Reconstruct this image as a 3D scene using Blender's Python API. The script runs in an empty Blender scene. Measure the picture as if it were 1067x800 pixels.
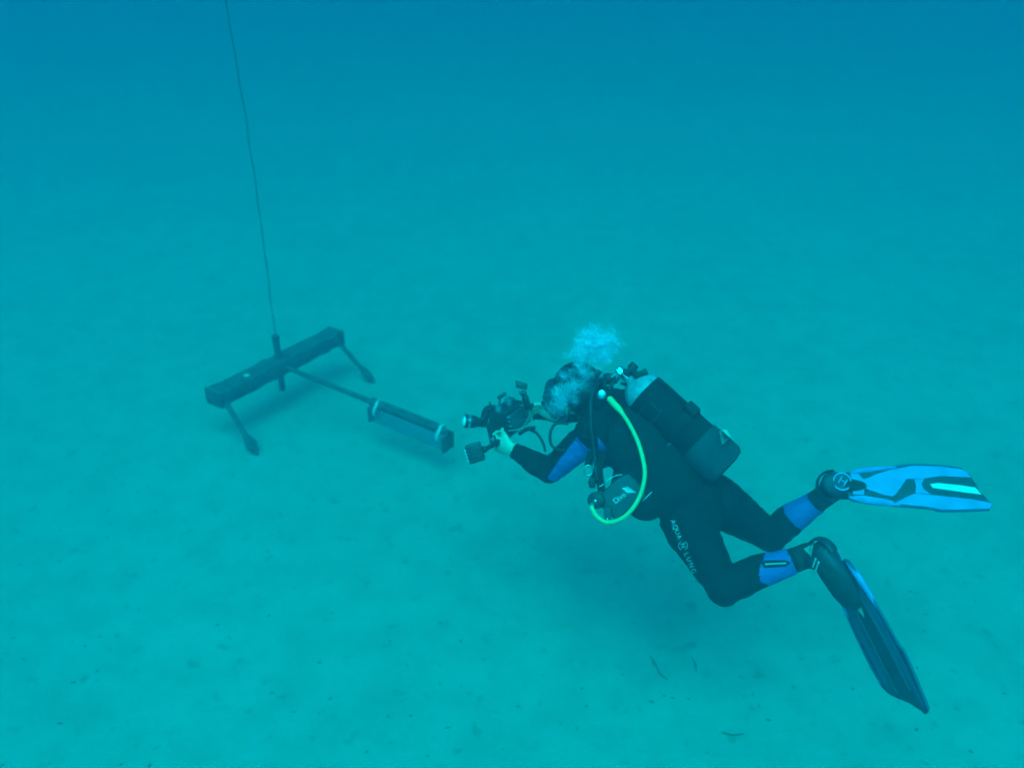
import bpy, bmesh, math, random
from mathutils import Vector, Matrix, noise
from mathutils.bvhtree import BVHTree

# ------------------------------------------------------------------ camera, sky, sun, exposure
SC = bpy.context.scene
COL = SC.collection
random.seed(11)
F_PX, CX, CY = 924.0, 533.5, 400.0          # photograph 1067 x 800, 60 degrees wide
CAM = Vector((0, 0, 3.15))
PITCH = math.radians(28.5)
FWD = Vector((0, math.cos(PITCH), -math.sin(PITCH)))
UPV = Vector((0, math.sin(PITCH), math.cos(PITCH)))
RGT = Vector((1, 0, 0))

cam_d = bpy.data.cameras.new("camera")
cam_d.sensor_fit = 'HORIZONTAL'
cam_d.angle = 2 * math.atan(CX / F_PX)
cam_d.clip_start, cam_d.clip_end = 0.05, 500
cam = bpy.data.objects.new("camera", cam_d)
cam.location = CAM
cam.rotation_euler = (math.radians(90) - PITCH, 0, 0)
COL.objects.link(cam)
SC.camera = cam
cam_d.dof.use_dof = True                      # focused on the near leg and fins: the far frame goes soft
cam_d.dof.focus_distance = 3.45
cam_d.dof.aperture_fstop = 1.3

SUN_EL, SUN_AZ = math.radians(60), math.radians(-172)   # azimuth from +Y, clockwise: the sun stands behind the camera
world = bpy.data.worlds.new("World")
SC.world = world
world.use_nodes = True
wn = world.node_tree.nodes
sky = wn.new('ShaderNodeTexSky')
sky.sky_type = 'NISHITA'
sky.sun_disc = False
sky.sun_elevation = SUN_EL
sky.sun_rotation = SUN_AZ
wn['Background'].inputs['Strength'].default_value = 0.06
world.node_tree.links.new(sky.outputs[0], wn['Background'].inputs['Color'])

sun_d = bpy.data.lights.new("sun", 'SUN')
sun_d.energy = 5.0
sun_d.angle = math.radians(45)               # the waves above spread the sun into a broad glow
sun_d.color = (1.0, 0.95, 0.88)
sun = bpy.data.objects.new("sun", sun_d)
sun_dir = Vector((math.sin(SUN_AZ) * math.cos(SUN_EL), math.cos(SUN_AZ) * math.cos(SUN_EL), math.sin(SUN_EL)))
sun.rotation_euler = sun_dir.to_track_quat('Z', 'Y').to_euler()
sun.location = sun_dir * 40
COL.objects.link(sun)

vs = SC.view_settings
vs.view_transform = 'Standard'
vs.look = 'None'
vs.exposure = 1.07
vs.gamma = 1.0
vs.use_curve_mapping = False
SC.cycles.use_denoising = True
SC.cycles.volume_bounces = 5
SC.cycles.max_bounces = 8
SC.cycles.transparent_max_bounces = 24

# ------------------------------------------------------------------ helpers
def P(px, py, d):
    """point of the place seen at that pixel of the photograph, d metres deep"""
    return CAM + d * (FWD + RGT * ((px - CX) / F_PX) + UPV * ((CY - py) / F_PX))

def PZ(px, py, z):
    """point seen at that pixel on the level plane at height z"""
    r = FWD + RGT * ((px - CX) / F_PX) + UPV * ((CY - py) / F_PX)
    return CAM + r * ((z - CAM.z) / r.z)

def mat(name, col, rough=0.6, spec=0.3, metal=0.0, vary=0.25, scale=30.0, bump=0.15, alpha=None, col2=None):
    m = bpy.data.materials.new(name)
    m.use_nodes = True
    nt = m.node_tree
    b = nt.nodes['Principled BSDF']
    b.inputs['Roughness'].default_value = rough
    b.inputs['Specular IOR Level'].default_value = spec
    b.inputs['Metallic'].default_value = metal
    tc = nt.nodes.new('ShaderNodeTexCoord')
    nz = nt.nodes.new('ShaderNodeTexNoise')
    nz.inputs['Scale'].default_value = scale
    nz.inputs['Detail'].default_value = 5
    nt.links.new(tc.outputs['Object'], nz.inputs['Vector'])
    rp = nt.nodes.new('ShaderNodeValToRGB')
    c2 = col2 or tuple(c * (1 - vary) for c in col)
    rp.color_ramp.elements[0].position = 0.3
    rp.color_ramp.elements[1].position = 0.7
    rp.color_ramp.elements[0].color = (*c2, 1)
    rp.color_ramp.elements[1].color = (*[min(1, c * (1 + vary * 0.5)) for c in col], 1)
    nt.links.new(nz.outputs['Fac'], rp.inputs['Fac'])
    nt.links.new(rp.outputs['Color'], b.inputs['Base Color'])
    if bump:
        bp = nt.nodes.new('ShaderNodeBump')
        bp.inputs['Strength'].default_value = bump
        bp.inputs['Distance'].default_value = 0.004
        nt.links.new(nz.outputs['Fac'], bp.inputs['Height'])
        nt.links.new(bp.outputs['Normal'], b.inputs['Normal'])
    if alpha is not None:
        b.inputs['Alpha'].default_value = alpha
    return m

M_NEO = mat("black_neoprene", (0.009, 0.010, 0.011), 0.85, 0.12, scale=60)
M_BLUE = mat("blue_neoprene", (0.012, 0.095, 0.34), 0.7, 0.25, vary=0.12, scale=60)
M_SKIN = mat("skin", (0.62, 0.45, 0.36), 0.55, 0.35, vary=0.15, scale=25)
M_BOOT = mat("boot_neoprene", (0.022, 0.026, 0.027), 0.8, 0.2, scale=50)
M_BOOTG = mat("boot_grey_panel", (0.35, 0.42, 0.36), 0.8, 0.2, scale=50)
M_NYLON = mat("black_nylon", (0.011, 0.012, 0.014), 0.8, 0.2, scale=160, bump=0.4)
M_NYLONG = mat("grey_nylon", (0.05, 0.062, 0.075), 0.7, 0.3, scale=160, bump=0.4)
M_PIPE = mat("pale_piping", (0.6, 0.62, 0.65), 0.6, 0.3)
M_PATCH = mat("pale_patch", (0.34, 0.38, 0.42), 0.6, 0.3, vary=0.4, scale=90)
M_TANK = mat("black_tank_paint", (0.012, 0.013, 0.015), 0.8, 0.12, scale=14)
M_TANKW = mat("worn_white_paint", (0.25, 0.29, 0.36), 0.45, 0.4, vary=0.45, scale=38)
M_TBOOT = mat("grey_rubber", (0.042, 0.053, 0.065), 0.8, 0.12, scale=40)
M_CHROME = mat("chrome", (0.8, 0.8, 0.82), 0.22, 0.5, metal=1.0, vary=0.2, scale=60)
M_RUB = mat("black_rubber", (0.02, 0.021, 0.023), 0.55, 0.35, scale=70)
M_YEL = mat("yellow_hose_rubber", (0.62, 0.50, 0.20), 0.5, 0.35, vary=0.1, scale=60)
M_FIN = mat("blue_fin_plastic", (0.05, 0.235, 0.53), 0.5, 0.35, vary=0.22, scale=16)
M_FIND = mat("dark_fin_rubber", (0.02, 0.028, 0.045), 0.5, 0.35, scale=40)
M_FINW = mat("pale_fin_window", (0.70, 0.62, 0.58), 0.4, 0.4, vary=0.06)
M_ALU = mat("anodised_metal", (0.03, 0.032, 0.035), 0.4, 0.45, metal=0.3, scale=80)
M_GREYM = mat("grey_metal", (0.32, 0.34, 0.36), 0.35, 0.5, metal=0.7, scale=80)
M_GLASS = mat("lamp_glass", (0.75, 0.8, 0.85), 0.08, 0.7, vary=0.1, bump=0)
M_MASKG = mat("mask_glass", (0.05, 0.07, 0.09), 0.06, 0.7, vary=0.1, bump=0)
M_FRAME = mat("fouled_dark_steel", (0.08, 0.085, 0.09), 0.95, 0.1, vary=0.5, scale=25, bump=0.5)
M_MESH = mat("blue_plastic_mesh", (0.13, 0.19, 0.27), 0.5, 0.3, vary=0.2, scale=60, alpha=0.55)
M_TIE = mat("white_tie", (0.5, 0.52, 0.52), 0.5, 0.35, vary=0.1)
M_ROPE = mat("dark_rope", (0.10, 0.11, 0.10), 0.85, 0.2, vary=0.4, scale=120, bump=0.6)
M_UNDER = mat("muted_blue_fin_plastic", (0.025, 0.068, 0.135), 0.5, 0.3, vary=0.2, scale=20)
M_WEED = mat("dead_weed", (0.13, 0.125, 0.10), 0.85, 0.2, vary=0.4)
M_BARN = mat("pale_growth", (0.55, 0.55, 0.5), 0.8, 0.2, vary=0.3)

ROOTLOC = {}

def tag(o, label=None, cat=None, group=None, kind=None):
    if label: o['label'] = label
    if cat: o['category'] = cat
    if group: o['group'] = group
    if kind: o['kind'] = kind
    return o

def thing(name, label, cat, loc, group=None):
    e = bpy.data.objects.new(name, None)
    e.empty_display_size = 0.1
    e.location = loc
    COL.objects.link(e)
    ROOTLOC[e] = Vector(loc)
    return tag(e, label, cat, group)

def obj(name, bm, m, parent=None, smooth=True, label=None):
    """link bm (world coordinates, or local ones under a local root) as one mesh object"""
    bmesh.ops.recalc_face_normals(bm, faces=bm.faces[:])
    me = bpy.data.meshes.new(name)
    bm.to_mesh(me)
    bm.free()
    return obj_me(name, me, m, parent, smooth, label)

def obj_me(name, me, m, parent=None, smooth=True, label=None):
    for mm in (m if isinstance(m, (list, tuple)) else [m]):
        me.materials.append(mm)
    if smooth:
        me.polygons.foreach_set('use_smooth', [True] * len(me.polygons))
        try:
            me.set_sharp_from_angle(angle=math.radians(40))
        except Exception:
            pass
    o = bpy.data.objects.new(name, me)
    COL.objects.link(o)
    if parent is not None:
        off = ROOTLOC.get(parent, Vector((0, 0, 0)))
        ROOTLOC[o] = off
        if off.length > 0:
            me.transform(Matrix.Translation(-off))
        o.parent = parent
    if label: o['label'] = label
    return o

def frame(t, ref):
    t = t.normalized()
    s = ref - t * ref.dot(t)
    if s.length < 1e-5:
        s = t.orthogonal()
    s.normalize()
    return s, t.cross(s)

def loft(bm, pts, rad, ref=Vector((0.13, 0.2, 1)), n=14, cap=True):
    """tube through pts; rad is one radius or an (a, b) pair per point, a along ref"""
    pts = [Vector(p) for p in pts]
    rings = []
    for i, p in enumerate(pts):
        t = pts[min(i + 1, len(pts) - 1)] - pts[max(i - 1, 0)]
        s, u = frame(t, ref)
        r = rad[i] if isinstance(rad, (list, tuple)) else rad
        a, b = r if isinstance(r, (list, tuple)) else (r, r)
        rings.append([bm.verts.new(p + s * a * math.cos(k * 2 * math.pi / n) + u * b * math.sin(k * 2 * math.pi / n)) for k in range(n)])
    for r0, r1 in zip(rings, rings[1:]):
        for k in range(n):
            bm.faces.new((r0[k], r0[(k + 1) % n], r1[(k + 1) % n], r1[k]))
    if cap:
        bm.faces.new(rings[0])
        bm.faces.new(list(reversed(rings[-1])))
    return bm

def ball(bm, c, r, axes=None, u=16, v=10):
    r = r if isinstance(r, (list, tuple)) else (r, r, r)
    X, Y, Z = axes if axes else (Vector((1, 0, 0)), Vector((0, 1, 0)), Vector((0, 0, 1)))
    M = Matrix((X * r[0], Y * r[1], Z * r[2])).transposed().to_4x4()
    M.translation = c
    bmesh.ops.create_uvsphere(bm, u_segments=u, v_segments=v, radius=1, matrix=M)
    return bm

def box(bm, c, half, axes=None, bev=0.0):
    X, Y, Z = axes if axes else (Vector((1, 0, 0)), Vector((0, 1, 0)), Vector((0, 0, 1)))
    M = Matrix((X * half[0] * 2, Y * half[1] * 2, Z * half[2] * 2)).transposed().to_4x4()
    M.translation = c
    r = bmesh.ops.create_cube(bm, size=1, matrix=M)
    if bev:
        es = list({e for v in r['verts'] for e in v.link_edges})
        bmesh.ops.bevel(bm, geom=es, offset=bev, segments=2, affect='EDGES', profile=0.6)
    return bm

def smooth_path(pts, k=8):
    pts = [Vector(p) for p in pts]
    q = [pts[0] * 2 - pts[1]] + pts + [pts[-1] * 2 - pts[-2]]
    out = []
    for i in range(1, len(q) - 2):
        for j in range(k):
            t = j / k
            a, b, c, d = q[i - 1], q[i], q[i + 1], q[i + 2]
            out.append(0.5 * ((2 * b) + (c - a) * t + (2 * a - 5 * b + 4 * c - d) * t * t + (3 * b - a - 3 * c + d) * t ** 3))
    out.append(pts[-1])
    return out

def tube(bm, pts, r, n=10, k=8):
    return loft(bm, smooth_path(pts, k), r, n=n)

def remeshed(name, bm, voxel, smooth=4):
    """fuse the overlapping closed shapes of bm into one continuous surface"""
    bmesh.ops.recalc_face_normals(bm, faces=bm.faces[:])
    me = bpy.data.meshes.new(name)
    bm.to_mesh(me)
    bm.free()
    o = bpy.data.objects.new(name + "_source", me)
    COL.objects.link(o)
    md = o.modifiers.new("r", 'REMESH')
    md.mode = 'VOXEL'
    md.voxel_size = voxel
    ms = o.modifiers.new("s", 'SMOOTH')
    ms.factor, ms.iterations = 0.5, smooth
    dg = bpy.context.evaluated_depsgraph_get()
    dg.update()
    out = bpy.data.meshes.new_from_object(o.evaluated_get(dg))
    out.name = name
    bpy.data.objects.remove(o)
    bpy.data.meshes.remove(me)
    return out

def shell(name, src, test, off, m, parent, label=None, wrinkle=0.0):
    """clothing cut from the body's own surface: faces that pass test, moved out by off, with turned-in hems"""
    vs_, fs, idx = [], [], {}
    for p in src.polygons:
        if test(p.center):
            f = []
            for vi in p.vertices:
                if vi not in idx:
                    idx[vi] = len(vs_)
                    v = src.vertices[vi]
                    vs_.append(v.co + v.normal * (off + wrinkle * (noise.noise(v.co * 16) + 0.7 * noise.noise(v.co * 45))))
                f.append(idx[vi])
            fs.append(f)
    n0 = len(vs_)
    inner = {}
    edge = {}
    for f in fs:
        for a, b in zip(f, f[1:] + f[:1]):
            edge[(a, b)] = 1
    rev = {i: vi for vi, i in idx.items()}
    for (a, b) in list(edge):
        if (b, a) not in edge:
            for q in (a, b):
                if q not in inner:
                    v = src.vertices[rev[q]]
                    inner[q] = len(vs_)
                    vs_.append(v.co + v.normal * (off * -0.3))
            fs.append([b, a, inner[a], inner[b]])
    me = bpy.data.meshes.new(name)
    me.from_pydata(vs_, [], fs)
    me.update()
    return obj_me(name, me, m, parent, True, label)

def bvh_of(*meshes_world):
    verts, polys = [], []
    for me, off in meshes_world:
        b = len(verts)
        verts += [v.co + off for v in me.vertices]
        polys += [[b + i for i in p.vertices] for p in me.polygons]
    return BVHTree.FromPolygons(verts, polys)

def lay_on(bm, bvh, lift):
    """drop the flat shape in bm onto the surface behind it (a print or patch that follows the cloth)"""
    for v in bm.verts:
        d = (v.co - CAM).normalized()
        h = bvh.ray_cast(v.co - d * 0.6, d)
        if h[0] is not None:
            nrm = h[1] if h[1].dot(d) < 0 else -h[1]
            v.co = h[0] + nrm * lift
    return bm

def patch(pix, depth, bvh, lift, cuts=3):
    bm = bmesh.new()
    bm.faces.new([bm.verts.new(P(x, y, depth)) for x, y in pix])
    bmesh.ops.triangulate(bm, faces=bm.faces[:])
    for _ in range(cuts):
        bmesh.ops.subdivide_edges(bm, edges=bm.edges[:], cuts=1, use_grid_fill=True)
    return lay_on(bm, bvh, lift)

def glyph(bm, s, origin, xdir, ydir, size):
    cu = bpy.data.curves.new("glyph", 'FONT')
    cu.body = s
    cu.size = 1
    cu.align_x, cu.align_y = 'CENTER', 'CENTER'
    o = bpy.data.objects.new("glyph", cu)
    COL.objects.link(o)
    dg = bpy.context.evaluated_depsgraph_get()
    dg.update()
    me = bpy.data.meshes.new_from_object(o.evaluated_get(dg))
    vv = [bm.verts.new(origin + xdir * v.co.x * size + ydir * v.co.y * size) for v in me.vertices]
    for p in me.polygons:
        try:
            bm.faces.new([vv[i] for i in p.vertices])
        except ValueError:
            pass
    bpy.data.objects.remove(o)
    bpy.data.meshes.remove(me)
    bpy.data.curves.remove(cu)
    return bm

# ------------------------------------------------------------------ the setting: seabed and the water's haze
def seabed_height(x, y):
    v = Vector((x, y, 0))
    return 0.035 * noise.noise(v * 0.35) + 0.011 * noise.noise(v * 1.3 + Vector((7, 3, 1))) + 0.005 * noise.noise(v * 4.1)

def build_seabed():
    xs, ys = [], []
    def axis(lo, hi, fine_lo, fine_hi, step):
        out, x = [], lo
        while x < hi - 1e-6:
            out.append(x)
            dist = max(0, fine_lo - x, x - fine_hi)
            x += step * (1 + dist * 0.5) if x >= fine_lo else min(step * (1 + dist * 0.5), max(step, fine_lo - x))
        return out + [hi]
    xs = axis(-38, 38, -4.5, 4.5, 0.06)
    ys = axis(-30, 44, 0.8, 10, 0.06)
    verts = [(x, y, seabed_height(x, y)) for y in ys for x in xs]
    w = len(xs)
    faces = [(j * w + i, j * w + i + 1, (j + 1) * w + i + 1, (j + 1) * w + i) for j in range(len(ys) - 1) for i in range(w - 1)]
    me = bpy.data.meshes.new("seabed")
    me.from_pydata(verts, [], faces)
    m = bpy.data.materials.new("pale_sand")
    m.use_nodes = True
    nt = m.node_tree
    b = nt.nodes['Principled BSDF']
    b.inputs['Roughness'].default_value = 0.95
    b.inputs['Specular IOR Level'].default_value = 0.1
    tc = nt.nodes.new('ShaderNodeTexCoord')
    def nz(scale, detail, rough=0.55):
        n = nt.nodes.new('ShaderNodeTexNoise')
        n.inputs['Scale'].default_value = scale
        n.inputs['Detail'].default_value = detail
        n.inputs['Roughness'].default_value = rough
        nt.links.new(tc.outputs['Object'], n.inputs['Vector'])
        return n
    def ramp(src, p0, p1, c0, c1):
        r = nt.nodes.new('ShaderNodeValToRGB')
        r.color_ramp.elements[0].position, r.color_ramp.elements[1].position = p0, p1
        r.color_ramp.elements[0].color, r.color_ramp.elements[1].color = (*c0, 1), (*c1, 1)
        nt.links.new(src.outputs['Fac'], r.inputs['Fac'])
        return r
    def mul(a, bb, f=1.0):
        x = nt.nodes.new('ShaderNodeMix')
        x.data_type = 'RGBA'
        x.blend_type = 'MULTIPLY'
        x.inputs['Factor'].default_value = f
        nt.links.new(a, x.inputs['A'])
        nt.links.new(bb, x.inputs['B'])
        return x.outputs['Result']
    big = ramp(nz(0.8, 4), 0.3, 0.7, (0.295, 0.278, 0.248), (0.328, 0.310, 0.277))
    mid = ramp(nz(4.5, 6, 0.6), 0.34, 0.58, (0.85, 0.86, 0.85), (1, 1, 1))
    spots = ramp(nz(11, 3, 0.5), 0.27, 0.38, (0.68, 0.70, 0.68), (1, 1, 1))
    grain = ramp(nz(60, 4, 0.7), 0.3, 0.7, (0.92, 0.92, 0.92), (1, 1, 1))
    c = mul(mul(mul(big.outputs['Color'], mid.outputs['Color']), spots.outputs['Color']), grain.outputs['Color'])
    nt.links.new(c, b.inputs['Base Color'])
    bp = nt.nodes.new('ShaderNodeBump')
    bp.inputs['Strength'].default_value = 0.5
    bp.inputs['Distance'].default_value = 0.02
    nt.links.new(nz(14, 6, 0.6).outputs['Fac'], bp.inputs['Height'])
    nt.links.new(bp.outputs['Normal'], b.inputs['Normal'])
    o = obj_me("seabed", me, m)
    return tag(o, "pale sandy seabed with small dark specks", None, None, "structure")

build_seabed()

def build_haze():
    bm = bmesh.new()
    box(bm, Vector((0, 7, 2.9)), (40, 39, 3.9))
    m = bpy.data.materials.new("sea_water_haze")
    m.use_nodes = True
    nt = m.node_tree
    nt.nodes.remove(nt.nodes['Principled BSDF'])
    v = nt.nodes.new('ShaderNodeVolumePrincipled')
    nt.links.new(v.outputs[0], nt.nodes['Material Output'].inputs['Volume'])
    D = 0.80
    S = (0.004, 0.066, 0.095)          # scattering per metre
    A = (0.75, 0.051, 0.031)           # absorption per metre: red goes first, then green
    v.inputs['Density'].default_value = D
    col, ab = [], []
    for s, a in zip(S, A):
        c = s / D
        col.append(c)
        ab.append(max(0.0, 1 - a / (D * (1 - c))) ** 2)
    v.inputs['Color'].default_value = (*col, 1)
    v.inputs['Absorption Color'].default_value = (*ab, 1)
    v.inputs['Anisotropy'].default_value = 0.75
    v.inputs['Emission Strength'].default_value = 0
    v.inputs['Blackbody Intensity'].default_value = 0
    o = obj("haze", bm, m, smooth=False)
    return tag(o, "blue green sea water haze filling the whole view", None, None, "stuff")

build_haze()

# ------------------------------------------------------------------ survey frame on the seabed, its rope and the bait container
BEAM_H = 0.33
fc = PZ(291, 380, BEAM_H)
hd = PZ(350, 350, BEAM_H) - PZ(232, 410, BEAM_H)
U = hd.normalized()
W = Vector((U.y, -U.x, 0))                    # towards the camera and to the right
Z = Vector((0, 0, 1))
BL = hd.length / 2 + 0.03
fr = thing("survey_frame", "dark steel frame standing on the seabed with two pointed legs and a long arm", "frame", Vector((fc.x, fc.y, seabed_height(fc.x, fc.y))))
bm = bmesh.new()
box(bm, fc, (BL, 0.077, 0.057), (U, W, Z), 0.034)
bmesh.ops.subdivide_edges(bm, edges=[e for e in bm.edges if e.calc_length() > 0.3], cuts=40)
for v in bm.verts:
    v.co += Vector((noise.noise(v.co * 9), noise.noise(v.co * 9 + Vector((5, 5, 5))), noise.noise(v.co * 11))) * 0.013
obj("crossbar", bm, M_FRAME, fr)
for s in (-1, 1):
    bm = bmesh.new()
    box(bm, fc + U * s * (BL + 0.006), (0.010, 0.078, 0.058), (U, W, Z), 0.008)
    obj("end_cap", bm, M_FRAME, fr)
bm = bmesh.new()
loft(bm, [Vector((fc.x, fc.y, BEAM_H - 0.20)), fc + Z * 0.1, fc + Z * 0.225], [0.021, 0.022, 0.027], n=12)
obj("post", bm, M_FRAME, fr)
for s, e in ((-1, (268, 473)), (1, (390, 397))):
    a = fc + U * s * (BL - 0.03) + W * 0.06 - Z * 0.03
    g = PZ(e[0], e[1], 0.015)
    g.z = seabed_height(g.x, g.y) + 0.005
    d = (g - a).normalized()
    bm = bmesh.new()
    loft(bm, [a, a.lerp(g, 0.5), g - d * 0.06], [0.019, 0.017, 0.016], n=10)
    lg = obj("leg", bm, M_FRAME, fr)
    side = d.cross(Z).normalized()
    bm = bmesh.new()
    loft(bm, [g - d * 0.15, g - d * 0.12, g - d * 0.075, g - d * 0.03, g + d * 0.012], [(0.017, 0.017), (0.030, 0.024), (0.042, 0.028), (0.026, 0.018), (0.003, 0.003)], ref=side, n=12)
    obj("foot", bm, M_FRAME, lg)
arm_end = PZ(468, 451, BEAM_H + 0.0)
arm_a = fc + W * 0.06
bm = bmesh.new()
ad = (arm_end - arm_a).normalized()
loft(bm, [arm_a, arm_a.lerp(arm_end, 0.5), arm_end], [0.017, 0.017, 0.017], n=12)
obj("arm", bm, M_FRAME, fr)
for u_, w_, r_ in ((-0.30, 0.02, 0.022), (-0.265, 0.035, 0.014), (-0.42, 0.03, 0.010), (-0.38, 0.045, 0.008), (-0.70, 0.02, 0.012), (0.06, 0.04, 0.008), (0.2, 0.06, 0.009), (0.48, 0.02, 0.010), (-0.1, 0.06, 0.007)):
    if abs(u_) < BL - 0.03:                    # pale growth on the bar
        bm = bmesh.new()
        ball(bm, fc + U * u_ + W * w_ + Z * 0.055, (r_, r_ * 0.8, r_ * 0.4), u=10, v=8)
        obj("growth", bm, M_BARN if r_ > 0.02 else M_TBOOT, fr)

# bait container: see-through blue tube strapped under the end of the arm
L_arm = (arm_end - arm_a).length
b0 = arm_a + ad * (L_arm * 0.575)
b1 = arm_a + ad * (L_arm * 0.985)
drop = -Z
bmid = (b0 + b1) / 2 + drop * 0.070
bx = thing("bait_container", "translucent blue container strapped under the frame arm by two white ties", "container", bmid + drop * 0.05)
side = ad.cross(Z).normalized()
half = (b1 - b0).length / 2
bm = bmesh.new()
box(bm, bmid, (half, 0.042, 0.048), (ad, side, Z), 0.01)
obj("body", bm, M_MESH, bx)
for s in (-1, 1):
    bm = bmesh.new()
    box(bm, bmid + ad * s * (half + 0.008), (0.008, 0.052, 0.056), (ad, side, Z), 0.004)
    obj("end_plate", bm, M_FRAME, bx)
    bm = bmesh.new()
    c = bmid + ad * s * (half - 0.04) + Z * 0.040
    ring = [c + side * 0.050 * math.cos(t) + Z * 0.058 * math.sin(t) + ad * 0.008 * math.sin(t * 2) for t in [i * math.pi / 9 - 0.5 * math.pi for i in range(19)]]
    loft(bm, ring, [(0.011, 0.005)] * len(ring), ref=ad, n=8)
    obj("tie", bm, M_TIE, bx)
bm = bmesh.new()
loft(bm, [b0 + Z * 0.002 - ad * 0.02, b1 + Z * 0.002 - ad * 0.05], 0.030, n=14)
obj("sleeve", bm, M_FRAME, bx)

# rope from the frame's post to the surface
top = P(235, 0, (P(285, 340, 1) - CAM).length)  # direction only
rp0 = fc + Z * 0.225
ray = FWD + RGT * ((231 - CX) / F_PX) + UPV * ((CY - 0) / F_PX)
t0 = (rp0.y + 0.05) / ray.y
rp_top = CAM + ray * t0
ext = rp_top + (rp_top - rp0) * ((6.6 - rp_top.z) / (rp_top.z - rp0.z))
pts = []
for i in range(60):
    t = i / 59
    p = rp0.lerp(ext, t)
    sag = 0.05 * math.sin(min(1, t * 2.2) * math.pi)
    pts.append(p + Vector((0.6 * sag + 0.003 * math.sin(i * 1.9), 0.005 * math.cos(i * 1.3), 0)))
bm = bmesh.new()
loft(bm, pts, [0.0037 + 0.0008 * (i % 2) for i in range(60)], n=8)
rope = thing("rope", "thin dark rope rising from the frame's post towards the surface", "rope", rp0)
obj("line", bm, M_ROPE, rope)
bm = bmesh.new()
ball(bm, pts[0] + (ext - rp0).normalized() * 0.16, (0.011, 0.011, 0.018), u=10, v=8)
obj("shackle", bm, M_TIE, rope)

# ------------------------------------------------------------------ the diver
pelvis = P(724, 524, 3.60)
waist = P(704, 499, 3.62)
chest = P(669, 456, 3.68)
neckb = P(638, 424, 3.74)
headc = P(601, 406, 3.86)
T = (neckb - pelvis).normalized()
LX = Vector((T.y, -T.x, 0))
if LX.y > 0: LX = -LX
LX.normalize()
LX = (LX - T * LX.dot(T)).normalized()          # the diver's left, towards the camera
BK = LX.cross(T)
if BK.z < 0: BK = -BK                            # out of the diver's back
# camera rig axes
RF = Vector((-0.80, 0.52, -0.22)).normalized()
RR = RF.cross(Z).normalized()
RU = RR.cross(RF).normalized()
rig = P(529, 435, 3.98)
hl = rig - RR * 0.145 - RU * 0.035 - RF * 0.01   # left and right grips
hr = rig + RR * 0.145 - RU * 0.035 - RF * 0.01

shL = neckb - T * 0.055 + LX * 0.185
shR = neckb - T * 0.055 - LX * 0.185
dL = (RF + RU * 0.18).normalized()
wrL = hl - dL * 0.125 - RR * 0.03
wrR = hr - dL * 0.125 + RR * 0.03
elL = P(572, 491, 3.74)
elR = P(590, 430, 4.22)
hipL = pelvis + LX * 0.10 - T * 0.03
hipR = pelvis - LX * 0.10 - T * 0.03
knL = P(755, 613, 3.42)
anL = P(842, 578, 3.37)
knR = P(803, 559, 3.86)
anR = P(861, 515, 3.71)

# fin frames: heel, axis to the tip, normal of the blue face, width axis
f1_heel = P(860, 504, 3.62)
f1_tip = P(1036, 512, 3.56)
f2_heel = P(859, 564, 3.33)
f2_tip = P(964, 747, 3.14)
FA1 = (f1_tip - f1_heel).normalized()
tc1 = (CAM - f1_heel).normalized()
FN1 = (tc1 + UPV * 0.18)
FN1 = (FN1 - FA1 * FN1.dot(FA1)).normalized()
FA2 = (f2_tip - f2_heel).normalized()
perp = (RGT * 0.86 + UPV * 0.50)
FN2 = perp * 0.80 + FWD * 0.50
FN2 = (FN2 - FA2 * FN2.dot(FA2)).normalized()

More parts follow.
